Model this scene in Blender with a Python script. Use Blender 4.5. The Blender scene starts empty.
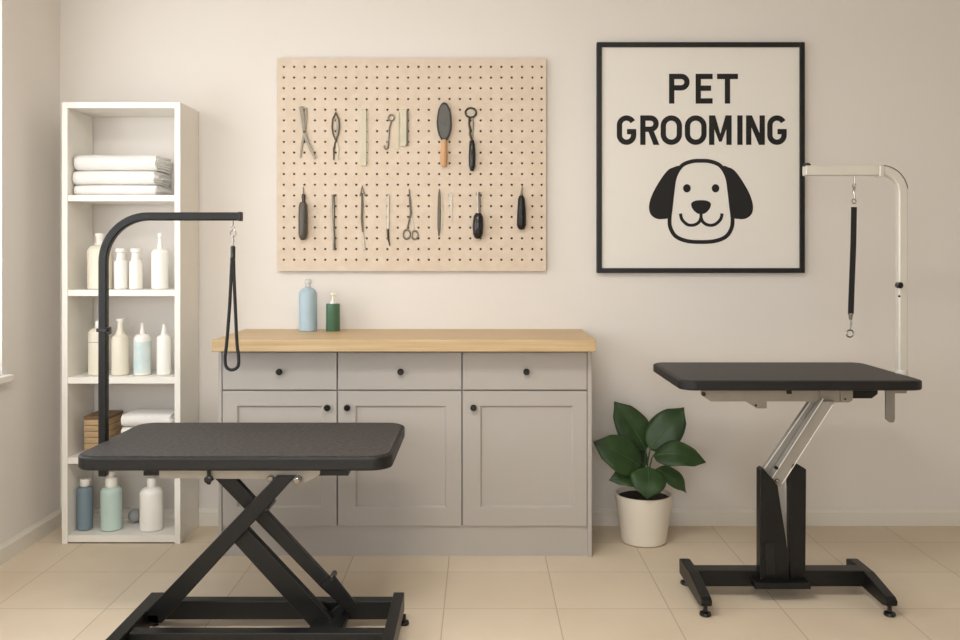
import bpy, bmesh, math, random
from mathutils import Vector, noise
random.seed(7)
PI = math.pi
SC = bpy.context.scene
C = SC.collection
F = 900.0           # focal length in pixels of a 960 px wide frame
CZ = 1.256          # eye height
def P(px, py, Y):   # real-world point seen at a pixel when it stands Y metres from the camera
    return Vector(((px-480)/F*Y, Y, CZ-(py-255)/F*Y))
def X(px, Y): return (px-480)/F*Y
def Z(py, Y): return CZ-(py-255)/F*Y

# ---------------------------------------------------------------- materials
def lin(c):
    return tuple(((v/255)/12.92 if v/255 <= .04045 else ((v/255+.055)/1.055)**2.4) for v in c) + (1,)
def mat(name, col, rough=.5, metal=0, var=0, vscale=8, bump=0, bscale=200, spec=.5, coat=0, stretch=None, sheen=0, alpha=1, trans=0, col2=None, sss=0):
    m = bpy.data.materials.new(name); m.use_nodes = True
    nt = m.node_tree; b = nt.nodes['Principled BSDF']
    c = lin(col)
    b.inputs['Base Color'].default_value = c
    b.inputs['Roughness'].default_value = rough
    b.inputs['Metallic'].default_value = metal
    b.inputs['Specular IOR Level'].default_value = spec
    b.inputs['Coat Weight'].default_value = coat
    b.inputs['Sheen Weight'].default_value = sheen
    b.inputs['Transmission Weight'].default_value = trans
    if sss:
        b.inputs['Subsurface Weight'].default_value = sss; b.inputs['Subsurface Scale'].default_value = .01
    tc = nt.nodes.new('ShaderNodeTexCoord'); mp = nt.nodes.new('ShaderNodeMapping')
    nt.links.new(tc.outputs['Object'], mp.inputs['Vector'])
    if stretch: mp.inputs['Scale'].default_value = stretch
    if var or col2:
        n = nt.nodes.new('ShaderNodeTexNoise'); n.inputs['Scale'].default_value = vscale; n.inputs['Detail'].default_value = 4
        nt.links.new(mp.outputs[0], n.inputs['Vector'])
        mx = nt.nodes.new('ShaderNodeMix'); mx.data_type = 'RGBA'
        if col2: a, d = c, lin(col2)
        else:
            a = tuple(v*(1-var) for v in c[:3])+(1,); d = tuple(min(1, v*(1+var)) for v in c[:3])+(1,)
        mx.inputs[6].default_value = a; mx.inputs[7].default_value = d
        rr = nt.nodes.new('ShaderNodeMapRange'); rr.inputs[1].default_value = .3; rr.inputs[2].default_value = .7
        nt.links.new(n.outputs[0], rr.inputs[0]); nt.links.new(rr.outputs[0], mx.inputs[0])
        nt.links.new(mx.outputs[2], b.inputs['Base Color'])
    if bump:
        n2 = nt.nodes.new('ShaderNodeTexNoise'); n2.inputs['Scale'].default_value = bscale; n2.inputs['Detail'].default_value = 3
        nt.links.new(mp.outputs[0], n2.inputs['Vector'])
        bp = nt.nodes.new('ShaderNodeBump'); bp.inputs['Strength'].default_value = bump; bp.inputs['Distance'].default_value = .002
        nt.links.new(n2.outputs[0], bp.inputs['Height']); nt.links.new(bp.outputs[0], b.inputs['Normal'])
    return m

M = {}
M['wall'] = mat('wall_paint', (230, 223, 215), .9, var=.012, vscale=1.5, bump=.08, bscale=250)
M['ceiling'] = mat('ceiling_paint', (238, 234, 226), .95, var=.01)
M['trim'] = mat('trim_paint', (228, 221, 208), .5, var=.01)
M['shelfwhite'] = mat('white_laminate', (236, 231, 221), .45, var=.01)
M['cab'] = mat('taupe_paint', (178, 171, 163), .5, var=.015, vscale=3, bump=.03)
M['wood_top'] = mat('oak_worktop', (206, 178, 136), .45, col2=(188, 158, 114), vscale=6, stretch=(.6, 14, 14), bump=.05, bscale=60)
M['peg'] = mat('pegboard_birch', (220, 203, 183), .75, col2=(213, 194, 172), vscale=25, bump=.05)
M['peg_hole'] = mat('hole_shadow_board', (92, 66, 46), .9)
M['black'] = mat('satin_black_metal', (14, 14, 13), .4, var=.1, vscale=30, bump=.04, spec=.4)
M['black_g'] = mat('glossy_black', (24, 22, 21), .22, var=.1)
M['rubber'] = mat('ribbed_rubber', (76, 71, 69), .6, col2=(28, 26, 25), vscale=55, bump=1, bscale=110, stretch=(1, 1.6, 1))
M['rubber_edge'] = mat('table_edge_rubber', (12, 11, 11), .5, var=.1)
M['rubber2'] = mat('smooth_rubber', (40, 39, 37), .5, col2=(30, 29, 28), vscale=40, bump=.2, bscale=300)
M['steel'] = mat('brushed_steel', (158, 153, 144), .45, metal=.3, var=.05, vscale=20)
M['zinc'] = mat('grey_painted_steel', (158, 150, 138), .45, metal=.35, var=.05, vscale=20)
M['chrome'] = mat('chrome', (150, 146, 140), .2, metal=1, var=.03)
M['tool'] = mat('tool_steel', (142, 134, 120), .28, metal=.85, var=.08, vscale=50)
M['tooldark'] = mat('dark_tool_steel', (78, 68, 56), .3, metal=.7, var=.1, vscale=50)
M['armwhite'] = mat('silver_white_enamel', (222, 216, 204), .32, metal=.15, var=.02)
M['cream'] = mat('cream_plastic', (206, 198, 172), .5, var=.04, vscale=30)
M['towel'] = mat('white_terry', (234, 230, 224), .95, var=.02, vscale=60, bump=.6, bscale=420, sheen=.3)
M['leash'] = mat('black_nylon', (20, 19, 18), .7, var=.15, vscale=150, bump=.3, bscale=500)
M['frame'] = mat('black_frame', (14, 13, 12), .45, var=.1, vscale=20)
M['poster'] = mat('poster_paper', (234, 228, 219), .7, var=.008, vscale=3)
M['ink'] = mat('poster_ink', (18, 16, 15), .75, var=.08)
M['leaf'] = mat('leaf_green', (48, 76, 30), .5, col2=(30, 54, 22), vscale=14, bump=.12, bscale=60)
M['vein'] = mat('leaf_vein', (66, 104, 52), .45, var=.05)
M['stem'] = mat('stem_green', (48, 82, 38), .5, var=.1, vscale=30)
M['soil'] = mat('soil', (42, 30, 22), .95, var=.3, vscale=80, bump=1, bscale=120)
M['pot'] = mat('cream_ceramic', (226, 216, 200), .45, var=.02, vscale=8)
M['b_white'] = mat('white_bottle', (240, 236, 228), .3, var=.01, sss=.1)
M['b_cream'] = mat('cream_bottle', (228, 220, 200), .35, var=.02)
M['b_pump'] = mat('ivory_plastic', (236, 230, 220), .35, var=.01)
M['b_ltblue'] = mat('pale_blue_print', (192, 214, 214), .4, col2=(224, 228, 222), vscale=22)
M['b_greyblue'] = mat('grey_blue_plastic', (120, 136, 146), .4, var=.03)
M['b_mint'] = mat('mint_plastic', (190, 210, 202), .35, var=.03)
M['b_blue'] = mat('powder_blue_plastic', (168, 188, 198), .38, var=.03)
M['b_green'] = mat('deep_green_plastic', (72, 108, 84), .28, var=.04)
M['clear'] = mat('clear_cap', (236, 234, 228), .15, var=.01, trans=.6)
M['greyball'] = mat('grey_rubber_ball', (150, 150, 150), .6, var=.05)
M['box_a'] = mat('light_slat_wood', (190, 162, 124), .6, col2=(164, 134, 96), vscale=14, stretch=(1, 1, 6))
M['box_b'] = mat('dark_slat_wood', (112, 86, 58), .65, var=.1, vscale=20)
M['wood_h'] = mat('beech_handle', (206, 158, 112), .4, var=.06, vscale=20, stretch=(3, 3, .5))
M['pad'] = mat('brush_pad', (96, 94, 88), .6, var=.08, vscale=80, bump=.4, bscale=500)
M['handle_grey'] = mat('grey_handle_plastic', (84, 78, 68), .35, var=.06)

# tiles
def tile_mat():
    m = bpy.data.materials.new('floor_tiles'); m.use_nodes = True; nt = m.node_tree; b = nt.nodes['Principled BSDF']
    tc = nt.nodes.new('ShaderNodeTexCoord'); mp = nt.nodes.new('ShaderNodeMapping')
    mp.inputs['Location'].default_value = (.128+4.0, -3.566+3.7, 0)
    nt.links.new(tc.outputs['Object'], mp.inputs['Vector'])
    br = nt.nodes.new('ShaderNodeTexBrick'); br.offset = 0; br.squash = 1
    br.inputs['Scale'].default_value = 1; br.inputs['Brick Width'].default_value = .4; br.inputs['Row Height'].default_value = .37
    br.inputs['Mortar Size'].default_value = .0022; br.inputs['Mortar Smooth'].default_value = .3
    br.inputs['Color1'].default_value = lin((225, 209, 186)); br.inputs['Color2'].default_value = lin((220, 203, 179))
    br.inputs['Mortar'].default_value = lin((190, 171, 145))
    nt.links.new(mp.outputs[0], br.inputs['Vector'])
    n = nt.nodes.new('ShaderNodeTexNoise'); n.inputs['Scale'].default_value = 2.2; n.inputs['Detail'].default_value = 6
    nt.links.new(tc.outputs['Object'], n.inputs['Vector'])
    mx = nt.nodes.new('ShaderNodeMix'); mx.data_type = 'RGBA'; mx.blend_type = 'MULTIPLY'; mx.inputs[0].default_value = 1
    cr = nt.nodes.new('ShaderNodeValToRGB'); cr.color_ramp.elements[0].color = (.9, .89, .87, 1); cr.color_ramp.elements[1].color = (1.0, 1.0, 1.0, 1)
    cr.color_ramp.elements[0].position = .3; cr.color_ramp.elements[1].position = .7
    nt.links.new(n.outputs[0], cr.inputs[0]); nt.links.new(br.outputs[0], mx.inputs[6]); nt.links.new(cr.outputs[0], mx.inputs[7])
    nt.links.new(mx.outputs[2], b.inputs['Base Color'])
    b.inputs['Roughness'].default_value = .55; b.inputs['Specular IOR Level'].default_value = .35
    bp = nt.nodes.new('ShaderNodeBump'); bp.invert = True; bp.inputs['Strength'].default_value = .35; bp.inputs['Distance'].default_value = .002
    nt.links.new(br.outputs[1], bp.inputs['Height']); nt.links.new(bp.outputs[0], b.inputs['Normal'])
    return m
M['tiles'] = tile_mat()
def glass_mat():
    m = bpy.data.materials.new('window_glass'); m.use_nodes = True; nt = m.node_tree
    for n in list(nt.nodes):
        if n.type == 'BSDF_PRINCIPLED': nt.nodes.remove(n)
    out = [n for n in nt.nodes if n.type == 'OUTPUT_MATERIAL'][0]
    t = nt.nodes.new('ShaderNodeBsdfTransparent'); g = nt.nodes.new('ShaderNodeBsdfGlossy'); g.inputs['Roughness'].default_value = .02
    mx = nt.nodes.new('ShaderNodeMixShader'); mx.inputs[0].default_value = .06
    nt.links.new(t.outputs[0], mx.inputs[1]); nt.links.new(g.outputs[0], mx.inputs[2]); nt.links.new(mx.outputs[0], out.inputs[0])
    return m
M['glass'] = glass_mat()

# ---------------------------------------------------------------- mesh helpers
def box(bm, x0, x1, y0, y1, z0, z1):
    x0, x1 = sorted((x0, x1)); y0, y1 = sorted((y0, y1)); z0, z1 = sorted((z0, z1))
    v = [bm.verts.new(p) for p in ((x0,y0,z0),(x1,y0,z0),(x1,y1,z0),(x0,y1,z0),(x0,y0,z1),(x1,y0,z1),(x1,y1,z1),(x0,y1,z1))]
    for f in ((0,3,2,1),(4,5,6,7),(0,1,5,4),(1,2,6,5),(2,3,7,6),(3,0,4,7)): bm.faces.new([v[i] for i in f])
def prism_xz(bm, pts, y0, y1):          # outline in x,z pushed along y
    a = [bm.verts.new((p[0], y0, p[1])) for p in pts]; b = [bm.verts.new((p[0], y1, p[1])) for p in pts]
    bm.faces.new(a); bm.faces.new(list(reversed(b)))
    n = len(pts)
    for i in range(n): bm.faces.new((a[i], b[i], b[(i+1) % n], a[(i+1) % n]))
def prism_xy(bm, pts, z0, z1):
    a = [bm.verts.new((p[0], p[1], z0)) for p in pts]; b = [bm.verts.new((p[0], p[1], z1)) for p in pts]
    bm.faces.new(list(reversed(a))); bm.faces.new(b)
    n = len(pts)
    for i in range(n): bm.faces.new((a[i], a[(i+1) % n], b[(i+1) % n], b[i]))
def rrect(x0, x1, y0, y1, r, n=8):
    o = []
    for cx, cy, a0 in ((x1-r, y1-r, 0), (x0+r, y1-r, PI/2), (x0+r, y0+r, PI), (x1-r, y0+r, 1.5*PI)):
        for i in range(n+1):
            a = a0+PI/2*i/n; o.append((cx+r*math.cos(a), cy+r*math.sin(a)))
    return o
def ribbon(bm, pts, w, y0, y1, closed=False):   # flat bar of width w along a path in x,z, from y0 to y1
    n = len(pts); ps = [Vector((p[0], p[1])) for p in pts]
    ws = w if isinstance(w, (list, tuple)) else [w]*n
    L = []; R = []
    for i in range(n):
        if closed: a = ps[(i-1) % n]; c = ps[(i+1) % n]
        else: a = ps[max(i-1, 0)]; c = ps[min(i+1, n-1)]
        d1 = (ps[i]-a); d2 = (c-ps[i])
        if d1.length < 1e-9: d1 = d2
        if d2.length < 1e-9: d2 = d1
        d1 = d1.normalized(); d2 = d2.normalized()
        t = (d1+d2); t = t.normalized() if t.length > 1e-6 else d1
        nr = Vector((-t.y, t.x)); k = 1/max(.45, nr.dot(Vector((-d1.y, d1.x))))
        L.append(ps[i]+nr*ws[i]/2*k); R.append(ps[i]-nr*ws[i]/2*k)
    V = [[bm.verts.new((q.x, yy, q.y)) for yy in (y0, y1) for q in (L[i], R[i])] for i in range(n)]
    m = n if closed else n-1
    for i in range(m):
        a = V[i]; b = V[(i+1) % n]
        bm.faces.new((a[0], b[0], b[1], a[1])); bm.faces.new((a[2], a[3], b[3], b[2]))
        bm.faces.new((a[0], a[2], b[2], b[0])); bm.faces.new((a[1], b[1], b[3], a[3]))
    if not closed:
        bm.faces.new((V[0][0], V[0][1], V[0][3], V[0][2])); bm.faces.new((V[-1][0], V[-1][2], V[-1][3], V[-1][1]))
def tube(bm, pts, r, n=10, closed=False):
    ps = [Vector(p) for p in pts]; N = len(ps); rs = r if isinstance(r, (list, tuple)) else [r]*N
    rings = []; up = None
    for i in range(N):
        if closed: t = ps[(i+1) % N]-ps[(i-1) % N]
        else: t = ps[min(i+1, N-1)]-ps[max(i-1, 0)]
        t.normalize()
        if up is None:
            up = Vector((0, 0, 1)) if abs(t.z) < .9 else Vector((0, 1, 0))
        u = (up-t*up.dot(t)); u = u.normalized() if u.length > 1e-6 else t.orthogonal().normalized()
        up = u; v = t.cross(u)
        rings.append([bm.verts.new(ps[i]+(u*math.cos(2*PI*k/n)+v*math.sin(2*PI*k/n))*rs[i]) for k in range(n)])
    for i in range(N if closed else N-1):
        a = rings[i]; b = rings[(i+1) % N]
        for k in range(n): bm.faces.new((a[k], a[(k+1) % n], b[(k+1) % n], b[k]))
    if not closed:
        bm.faces.new(list(reversed(rings[0]))); bm.faces.new(rings[-1])
def lathe(bm, prof, cx, cy, z0=0, n=32, axis='z'):
    rings = []
    for r, h in prof:
        if r < 1e-6:
            p = (cx, cy, z0+h) if axis == 'z' else (cx, cy+h, z0)
            rings.append([bm.verts.new(p)])
        else:
            rg = []
            for k in range(n):
                c, s = math.cos(2*PI*k/n)*r, math.sin(2*PI*k/n)*r
                rg.append(bm.verts.new((cx+c, cy+s, z0+h) if axis == 'z' else (cx+c, cy+h, z0+s)))
            rings.append(rg)
    for a, b in zip(rings, rings[1:]):
        if len(a) == 1 and len(b) == 1: continue
        for k in range(n):
            k2 = (k+1) % n
            if len(a) == 1: bm.faces.new((a[0], b[k2], b[k]))
            elif len(b) == 1: bm.faces.new((a[k], a[k2], b[0]))
            else: bm.faces.new((a[k], a[k2], b[k2], b[k]))
    if len(rings[0]) > 1: bm.faces.new(list(reversed(rings[0])))
    if len(rings[-1]) > 1: bm.faces.new(rings[-1])
def disc_pts(cx, cz, rx, rz, n=28): return [(cx+rx*math.cos(2*PI*k/n), cz+rz*math.sin(2*PI*k/n)) for k in range(n)]
def arc(cx, cy, r, a0, a1, n=10, ry=None):
    ry = r if ry is None else ry
    return [(cx+r*math.cos(math.radians(a0+(a1-a0)*i/n)), cy+ry*math.sin(math.radians(a0+(a1-a0)*i/n))) for i in range(n+1)]

def root_loc(p):
    v = Vector((0, 0, 0))
    while p: v += p.location; p = p.parent
    return v
def obj(name, bm, m, parent=None, bevel=0, smooth=False, seg=2, keep=False, sub=0):
    bmesh.ops.recalc_face_normals(bm, faces=bm.faces)
    me = bpy.data.meshes.new(name)
    if parent is not None: off = root_loc(parent); loc = Vector((0, 0, 0))
    elif keep: off = Vector((0, 0, 0)); loc = off
    else:
        xs = [v.co.x for v in bm.verts]; ys = [v.co.y for v in bm.verts]; zs = [v.co.z for v in bm.verts]
        off = Vector(((min(xs)+max(xs))/2, (min(ys)+max(ys))/2, min(zs))); loc = off
    bmesh.ops.translate(bm, verts=bm.verts, vec=-off)
    bm.to_mesh(me); bm.free()
    o = bpy.data.objects.new(name, me); C.objects.link(o); o.location = loc
    if parent is not None: o.parent = parent
    me.materials.append(M[m] if isinstance(m, str) else m)
    if smooth:
        for p in me.polygons: p.use_smooth = True
        try: me.set_sharp_from_angle(angle=math.radians(40))
        except Exception: pass
    if bevel:
        b = o.modifiers.new('bevel', 'BEVEL'); b.width = bevel; b.segments = seg; b.limit_method = 'ANGLE'; b.angle_limit = math.radians(40)
    if sub:
        s = o.modifiers.new('sub', 'SUBSURF'); s.levels = sub; s.render_levels = sub
    return o
def thing(name, label, cat, loc, group=None):
    o = bpy.data.objects.new(name, None); C.objects.link(o); o.location = loc; o.empty_display_size = .05
    o['label'] = label; o['category'] = cat
    if group: o['group'] = group
    return o
def tag(o, label, cat, group=None):
    o['label'] = label; o['category'] = cat
    if group: o['group'] = group
    return o
def struct(name, bm, m, bevel=0, smooth=False, parent=None):
    o = obj(name, bm, m, parent, bevel, smooth, keep=True)
    if parent is None: o['kind'] = 'structure'
    return o
def B(): return bmesh.new()

# ================================================================ the room
D = 4.186; XL = -1.953; XR = 4.4; YB = -1.6; H = 2.75; T = .14
bm = B(); box(bm, XL-T, XR+T, YB-T, D+T, -.1, 0); struct('floor', bm, 'tiles')
bm = B(); box(bm, XL-T, XR+T, YB-T, D+T, H, H+.1); struct('ceiling', bm, 'ceiling')
bm = B(); box(bm, XL-T, XR+T, D, D+T, 0, H); struct('wall_back', bm, 'wall')
bm = B(); box(bm, XR, XR+T, YB-T, D, 0, H); struct('wall_right', bm, 'wall')
WY0, WY1, WZ0, WZ1 = .9, 3.677, .765, 2.38
bm = B()
box(bm, XL-T, XL, YB-T, WY0, 0, H); box(bm, XL-T, XL, WY1, D, 0, H)
box(bm, XL-T, XL, WY0, WY1, 0, WZ0); box(bm, XL-T, XL, WY0, WY1, WZ1, H)
struct('wall_left', bm, 'wall')
# wall behind the camera, with an opening for the added fill window
RX0, RX1, RZ0, RZ1 = -1.75, .75, .8, 2.35
bm = B()
box(bm, XL, RX0, YB-T, YB, 0, H); box(bm, RX1, XR, YB-T, YB, 0, H); box(bm, RX0, RX1, YB-T, YB, 0, RZ0); box(bm, RX0, RX1, YB-T, YB, RZ1, H)
struct('wall_front', bm, 'wall')
# window 1: frame, mullions, sill, pane
bm = B()
fx0, fx1 = XL-.11, XL-.06
for (a, b, c, d) in ((WY0, WY1, WZ0, WZ0+.05), (WY0, WY1, WZ1-.05, WZ1), (WY0, WY0+.05, WZ0+.05, WZ1-.05), (WY1-.05, WY1, WZ0+.05, WZ1-.05), ((WY0+WY1)/2-.025, (WY0+WY1)/2+.025, WZ0+.05, WZ1-.05)):
    box(bm, fx0, fx1, a, b, c, d)
w1 = struct('window_1', bm, 'shelfwhite')
bm = B(); box(bm, XL-.088, XL-.084, WY0+.05, WY1-.05, WZ0+.05, WZ1-.05); obj('pane', bm, 'glass', w1)
bm = B(); box(bm, XL-.06, XL+.032, WY0-.04, WY1+.035, WZ0-.028, WZ0); obj('window_sill', bm, 'shelfwhite', w1, .004)
bm = B()
for (a, b, c, d) in ((RX0, RX1, RZ0, RZ0+.05), (RX0, RX1, RZ1-.05, RZ1), (RX0, RX0+.05, RZ0+.05, RZ1-.05), (RX1-.05, RX1, RZ0+.05, RZ1-.05), ((RX0+RX1)/2-.025, (RX0+RX1)/2+.025, RZ0+.05, RZ1-.05)):
    box(bm, a, b, YB-.11, YB-.06, c, d)
w2 = struct('fill_window', bm, 'shelfwhite')  # unseen window added behind the camera to let in fill light
bm = B(); box(bm, RX0+.05, RX1-.05, YB-.088, YB-.084, RZ0+.05, RZ1-.05); obj('pane', bm, 'glass', w2)
# baseboards
def bb_profile(s): return [(0, 0), (s*.014, 0), (s*.014, .062), (s*.010, .068), (s*.006, .078), (0, .078)]
bm = B()
pr = [(D-p[0], p[1]) for p in bb_profile(1)]
a = [bm.verts.new((XL, y, z)) for y, z in pr]; b = [bm.verts.new((XR, y, z)) for y, z in pr]
bm.faces.new(a); bm.faces.new(list(reversed(b)))
for i in range(len(pr)): bm.faces.new((a[i], b[i], b[(i+1) % len(pr)], a[(i+1) % len(pr)]))
struct('baseboard_back', bm, 'trim')
bm = B(); prism = [(XL+p[0], p[1]) for p in bb_profile(1)]; prism_xz(bm, prism, YB, D-.014); struct('baseboard_left', bm, 'trim')
bm = B(); prism = [(XR-p[0], p[1]) for p in bb_profile(1)]; prism_xz(bm, prism, YB, D-.014); struct('baseboard_right', bm, 'trim')

# ================================================================ shelf unit
YS = 3.913; SX0, SX1 = -1.819, -1.303; PT = .0255; YW = D-.016
shelf = thing('shelf_unit', 'tall narrow white open shelving unit standing against the wall in the left corner', 'shelf', ((SX0+SX1)/2, 4.04, 0))
for x0 in (SX0, SX1-PT):
    bm = B(); box(bm, x0, x0+PT, YS, YW, 0, 1.921); obj('side_panel', bm, 'shelfwhite', shelf, .0015)
bm = B(); box(bm, SX0+PT, SX1-PT, YS, YW, 1.895, 1.921); obj('top_panel', bm, 'shelfwhite', shelf, .0015)
SZ = [1.517, 1.104, .723, .374]
for z in SZ:
    bm = B(); box(bm, SX0+PT, SX1-PT, YS+.003, YW, z-.027, z); obj('shelf_board', bm, 'shelfwhite', shelf, .0015)
bm = B(); box(bm, SX0+PT, SX1-PT, YS+.003, YW, .006, .036); obj('bottom_panel', bm, 'shelfwhite', shelf, .0015)
ZB = .0366

# ---- towels
def towel(x0, x1, y0, y1, z0, h, label, grp, seed, folds=3):
    bm = B(); t = h/(2*folds)
    def path(y, hh):       # folded strip: back top -> front fold -> back bottom
        r = hh/2
        p = [(y1, r)] ; pts = []
        for i in range(7): pts.append((y1+(y+r-y1)*i/6, 1))
        out = [(q[0], z0+h/2+r) for q in pts]
        for i in range(1, 8):
            a = PI/2+PI*i/8; out.append((y+r+r*math.cos(a), z0+h/2+r*math.sin(a)))
        out += [(q[0], z0+h/2-r) for q in reversed(pts)]
        return out
    NX = 26
    for k in range(folds):
        hh = h-t*(2*k+1)
        mid = path(y0+t/2+k*t*1.04, hh)
        n = len(mid); xs = [x0+(x1-x0)*i/NX for i in range(NX+1)]
        if k: xs = [x+(.004*k if x > (x0+x1)/2 else -.002*k) for x in xs]
        tt = t*.86
        L = []
        for i in range(n):
            a = Vector(mid[max(i-1, 0)]); c = Vector(mid[min(i+1, n-1)]); d = (c-a).normalized(); nr = Vector((-d.y, d.x))
            L.append((Vector(mid[i])+nr*tt/2, Vector(mid[i])-nr*tt/2))
        ring = [q[0] for q in L]+[q[1] for q in reversed(L)]
        cols = []
        for j, x in enumerate(xs):
            cc = []
            e = .0035*((abs(j-NX/2)/(NX/2))**6)
            ce = Vector((sum(q.x for q in ring)/len(ring), z0+h/2))
            for q in ring:
                w = noise.noise(Vector((x*9, q.x*9, q.y*25+seed)))*.003
                q2 = q + (ce-q).normalized()*e
                zz = max(z0, min(z0+h, q2.y+w*.7))
                cc.append(bm.verts.new((x+noise.noise(Vector((seed, q.x*14, q.y*60)))*(.011*((j-NX/2)/(NX/2))**4 if j > NX/2 else .0014), q2.x+w*1.3 if q2.x < y1-.01 else q2.x, zz)))
            cols.append(cc)
        R = len(ring)
        for j in range(NX):
            for i in range(R): bm.faces.new((cols[j][i], cols[j+1][i], cols[j+1][(i+1) % R], cols[j][(i+1) % R]))
        for cc in (cols[0], cols[-1]):
            for i in range(n-1): bm.faces.new((cc[i], cc[i+1], cc[R-2-i], cc[R-1-i]))
    o = obj('folded_towel', bm, 'towel', smooth=True)
    return tag(o, label, 'towel', grp)
TY0, TY1 = 3.945, 4.155
g1 = 'white towels stacked on the top shelf'
z = SZ[0]+.0006
for h, lb, dx in ((.047, 'folded white towel at the bottom of the three-towel stack on top shelf', .004), (.063, 'folded white towel in the middle of the three-towel stack on top shelf', .0), (.071, 'folded white towel lying uppermost in the three-towel stack on top shelf', .003)):
    towel(-1.788+dx, -1.433+dx*2, TY0+dx, TY1, z, h, lb, g1, h*100+dx*900); z += h
g2 = 'white towels stacked on the fourth shelf'
z = SZ[3]+.0006
for h, lb in ((.06, 'folded white towel at the bottom of the short stack beside the slatted wooden box'), (.062, 'folded white towel, middle of the short stack beside the slatted wooden box'), (.056, 'folded white towel topping the short stack beside the slatted wooden box')):
    towel(-1.582, -1.366, TY0+.015, TY1-.02, z, h, lb, g2, h*77); z += h

# ---- slatted wooden box
SZ[3] += .0006
bx = thing('wooden_box', 'small brown slatted wooden box on the fourth shelf behind the black post', 'box', (-1.66, 4.03, SZ[3]))
bm = B()
x0, x1, y0, y1 = -1.742, -1.636, 3.96, 4.12; hh = .158
for i in range(6):
    zz = SZ[3]+.001+i*(hh/6); box(bm, x0, x1, y0, y0+.0125, zz, zz+hh/6-.002)
obj('front_slats', bm, 'box_a', bx, .0015)
for xa in (x0, x1-.0125):
    bm = B()
    for i in range(6):
        zz = SZ[3]+.001+i*(hh/6); box(bm, xa, xa+.0125, y0+.0125, y1, zz, zz+hh/6-.002)
    obj('side_slats', bm, 'box_a', bx, .0015)
bm = B(); box(bm, x0+.012, x1-.012, y0+.012, y1-.012, SZ[3], SZ[3]+hh-.004); obj('inner_bin', bm, 'box_b', bx)
bm = B(); box(bm, x0-.003, x1+.003, y0-.003, y1+.003, SZ[3]+hh, SZ[3]+hh+.013); obj('lid', bm, 'box_b', bx, .003)

# ---- bottles
def bottle(name, label, cx, cy, z0, body, m, neck=None, cap=None, capm='b_pump', group=None, cat='bottle', band=None, nozzle=None, label_band=None, bandm=None):
    t = thing(name, label, cat, (cx, cy, z0), group)
    bm = B(); lathe(bm, body, cx, cy, z0); obj('body', bm, m, t, smooth=True)
    if cap:
        bm = B(); lathe(bm, cap, cx, cy, z0); c = obj('cap', bm, capm, t, smooth=True)
        if nozzle:
            bm = B(); r, hz, ln = nozzle
            tube(bm, [(cx, cy, z0+hz-.004), (cx, cy, z0+hz), (cx+ln, cy-.004, z0+hz-.001)], [r*1.2, r*1.2, r], 10); obj('nozzle', bm, capm, c, smooth=True)
    if label_band:
        r, a, b_ = label_band; bm = B(); lathe(bm, [(r-.001, a), (r+.0006, a+.0006), (r+.0006, b_-.0006), (r-.001, b_)], cx, cy, z0)
        obj('label_wrap', bm, bandm, t, smooth=True)
    return t
def cyl_body(r, h, sh, rn, hn=None, lip=.004):   # body radius r, straight to h, shoulder up to sh, neck radius rn to hn
    p = [(0, 0), (r-lip, 0), (r, lip), (r, h)]
    for i in range(1, 7):
        a = PI/2*i/6; p.append((rn+(r-rn)*math.cos(a), h+(sh-h)*math.sin(a)))
    if hn: p += [(rn, hn)]
    p += [(0, (hn or sh))]
    return p
YBt = 4.005; s_ = F/YBt
def bx_(px): return X(px, YBt)
gb2 = 'bottles on the second shelf'; z = SZ[1]+.0006
bottle('bottle', 'large white round-shouldered bottle with a narrow stopper, half hidden behind the black post', bx_(100), YBt, z, cyl_body(.053, .165, .195, .022, .205), 'b_cream',
       cap=[(0, .205), (.017, .205), (.017, .23), (.021, .236), (.021, .247), (0, .25)], group=gb2)
for px, lb in ((122.3, 'left one of the twin short white jars with wide ribbed necks'), (137.3, 'right one of the twin short white jars with wide ribbed necks')):
    bottle('jar', lb, bx_(px), YBt-.015, z, cyl_body(.0285, .112, .128, .020, .14), 'b_white', cap=[(0, .14), (.018, .14), (.018, .16), (.0235, .164), (.0235, .177), (.022, .18), (0, .18)], capm='b_white', group='twin white jars on the second shelf', cat='jar')
t = bottle('bottle', 'white bottle with a slim pointed dispenser and small side knob, right end of second shelf', bx_(160), YBt, z, cyl_body(.037, .158, .180, .012, .19), 'b_white',
       cap=[(0, .19), (.012, .19), (.008, .205), (.007, .228), (.011, .232), (.011, .245), (.006, .25), (0, .25)], capm='b_white', group=gb2)
gb3 = 'bottles on the third shelf'; z = SZ[2]+.0006
t = bottle('bottle', 'ivory bottle with a thin dark ring line, partly behind the black post on third shelf', bx_(98), YBt, z, cyl_body(.041, .18, .208, .012, .215), 'b_cream', cap=[(0, .215), (.012, .215), (.012, .235), (.008, .24), (0, .24)], capm='b_white', group=gb3, label_band=(.041, .146, .1485), bandm='handle_grey')
bottle('bottle', 'ivory bottle with a tall flared neck and collar, just right of the black post', bx_(120.5), YBt, z,
       [(0, 0), (.034, 0), (.038, .004), (.038, .155), (.034, .17), (.022, .178), (.016, .195), (.0125, .215), (.0125, .232), (0, .233)], 'b_cream',
       cap=[(0, .232), (.013, .232), (.015, .238), (.0175, .246), (.0175, .25), (0, .252)], group=gb3)
bottle('bottle', 'white bottle with a pale blue marbled wrap, between two plain bottles on third shelf', bx_(142.5), YBt, z, cyl_body(.037, .155, .182, .012, .187), 'b_white',
       cap=[(0, .187), (.011, .187), (.008, .205), (.007, .222), (.009, .228), (0, .232)], group=gb3, label_band=(.037, .01, .15), bandm='b_ltblue')
bottle('bottle', 'plain slim white bottle with a conical tip, right end of third shelf', bx_(164), YBt, z, cyl_body(.031, .158, .176, .015, .18), 'b_white',
       cap=[(0, .18), (.013, .18), (.010, .197), (.006, .215), (.005, .225), (0, .226)], group=gb3)
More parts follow.
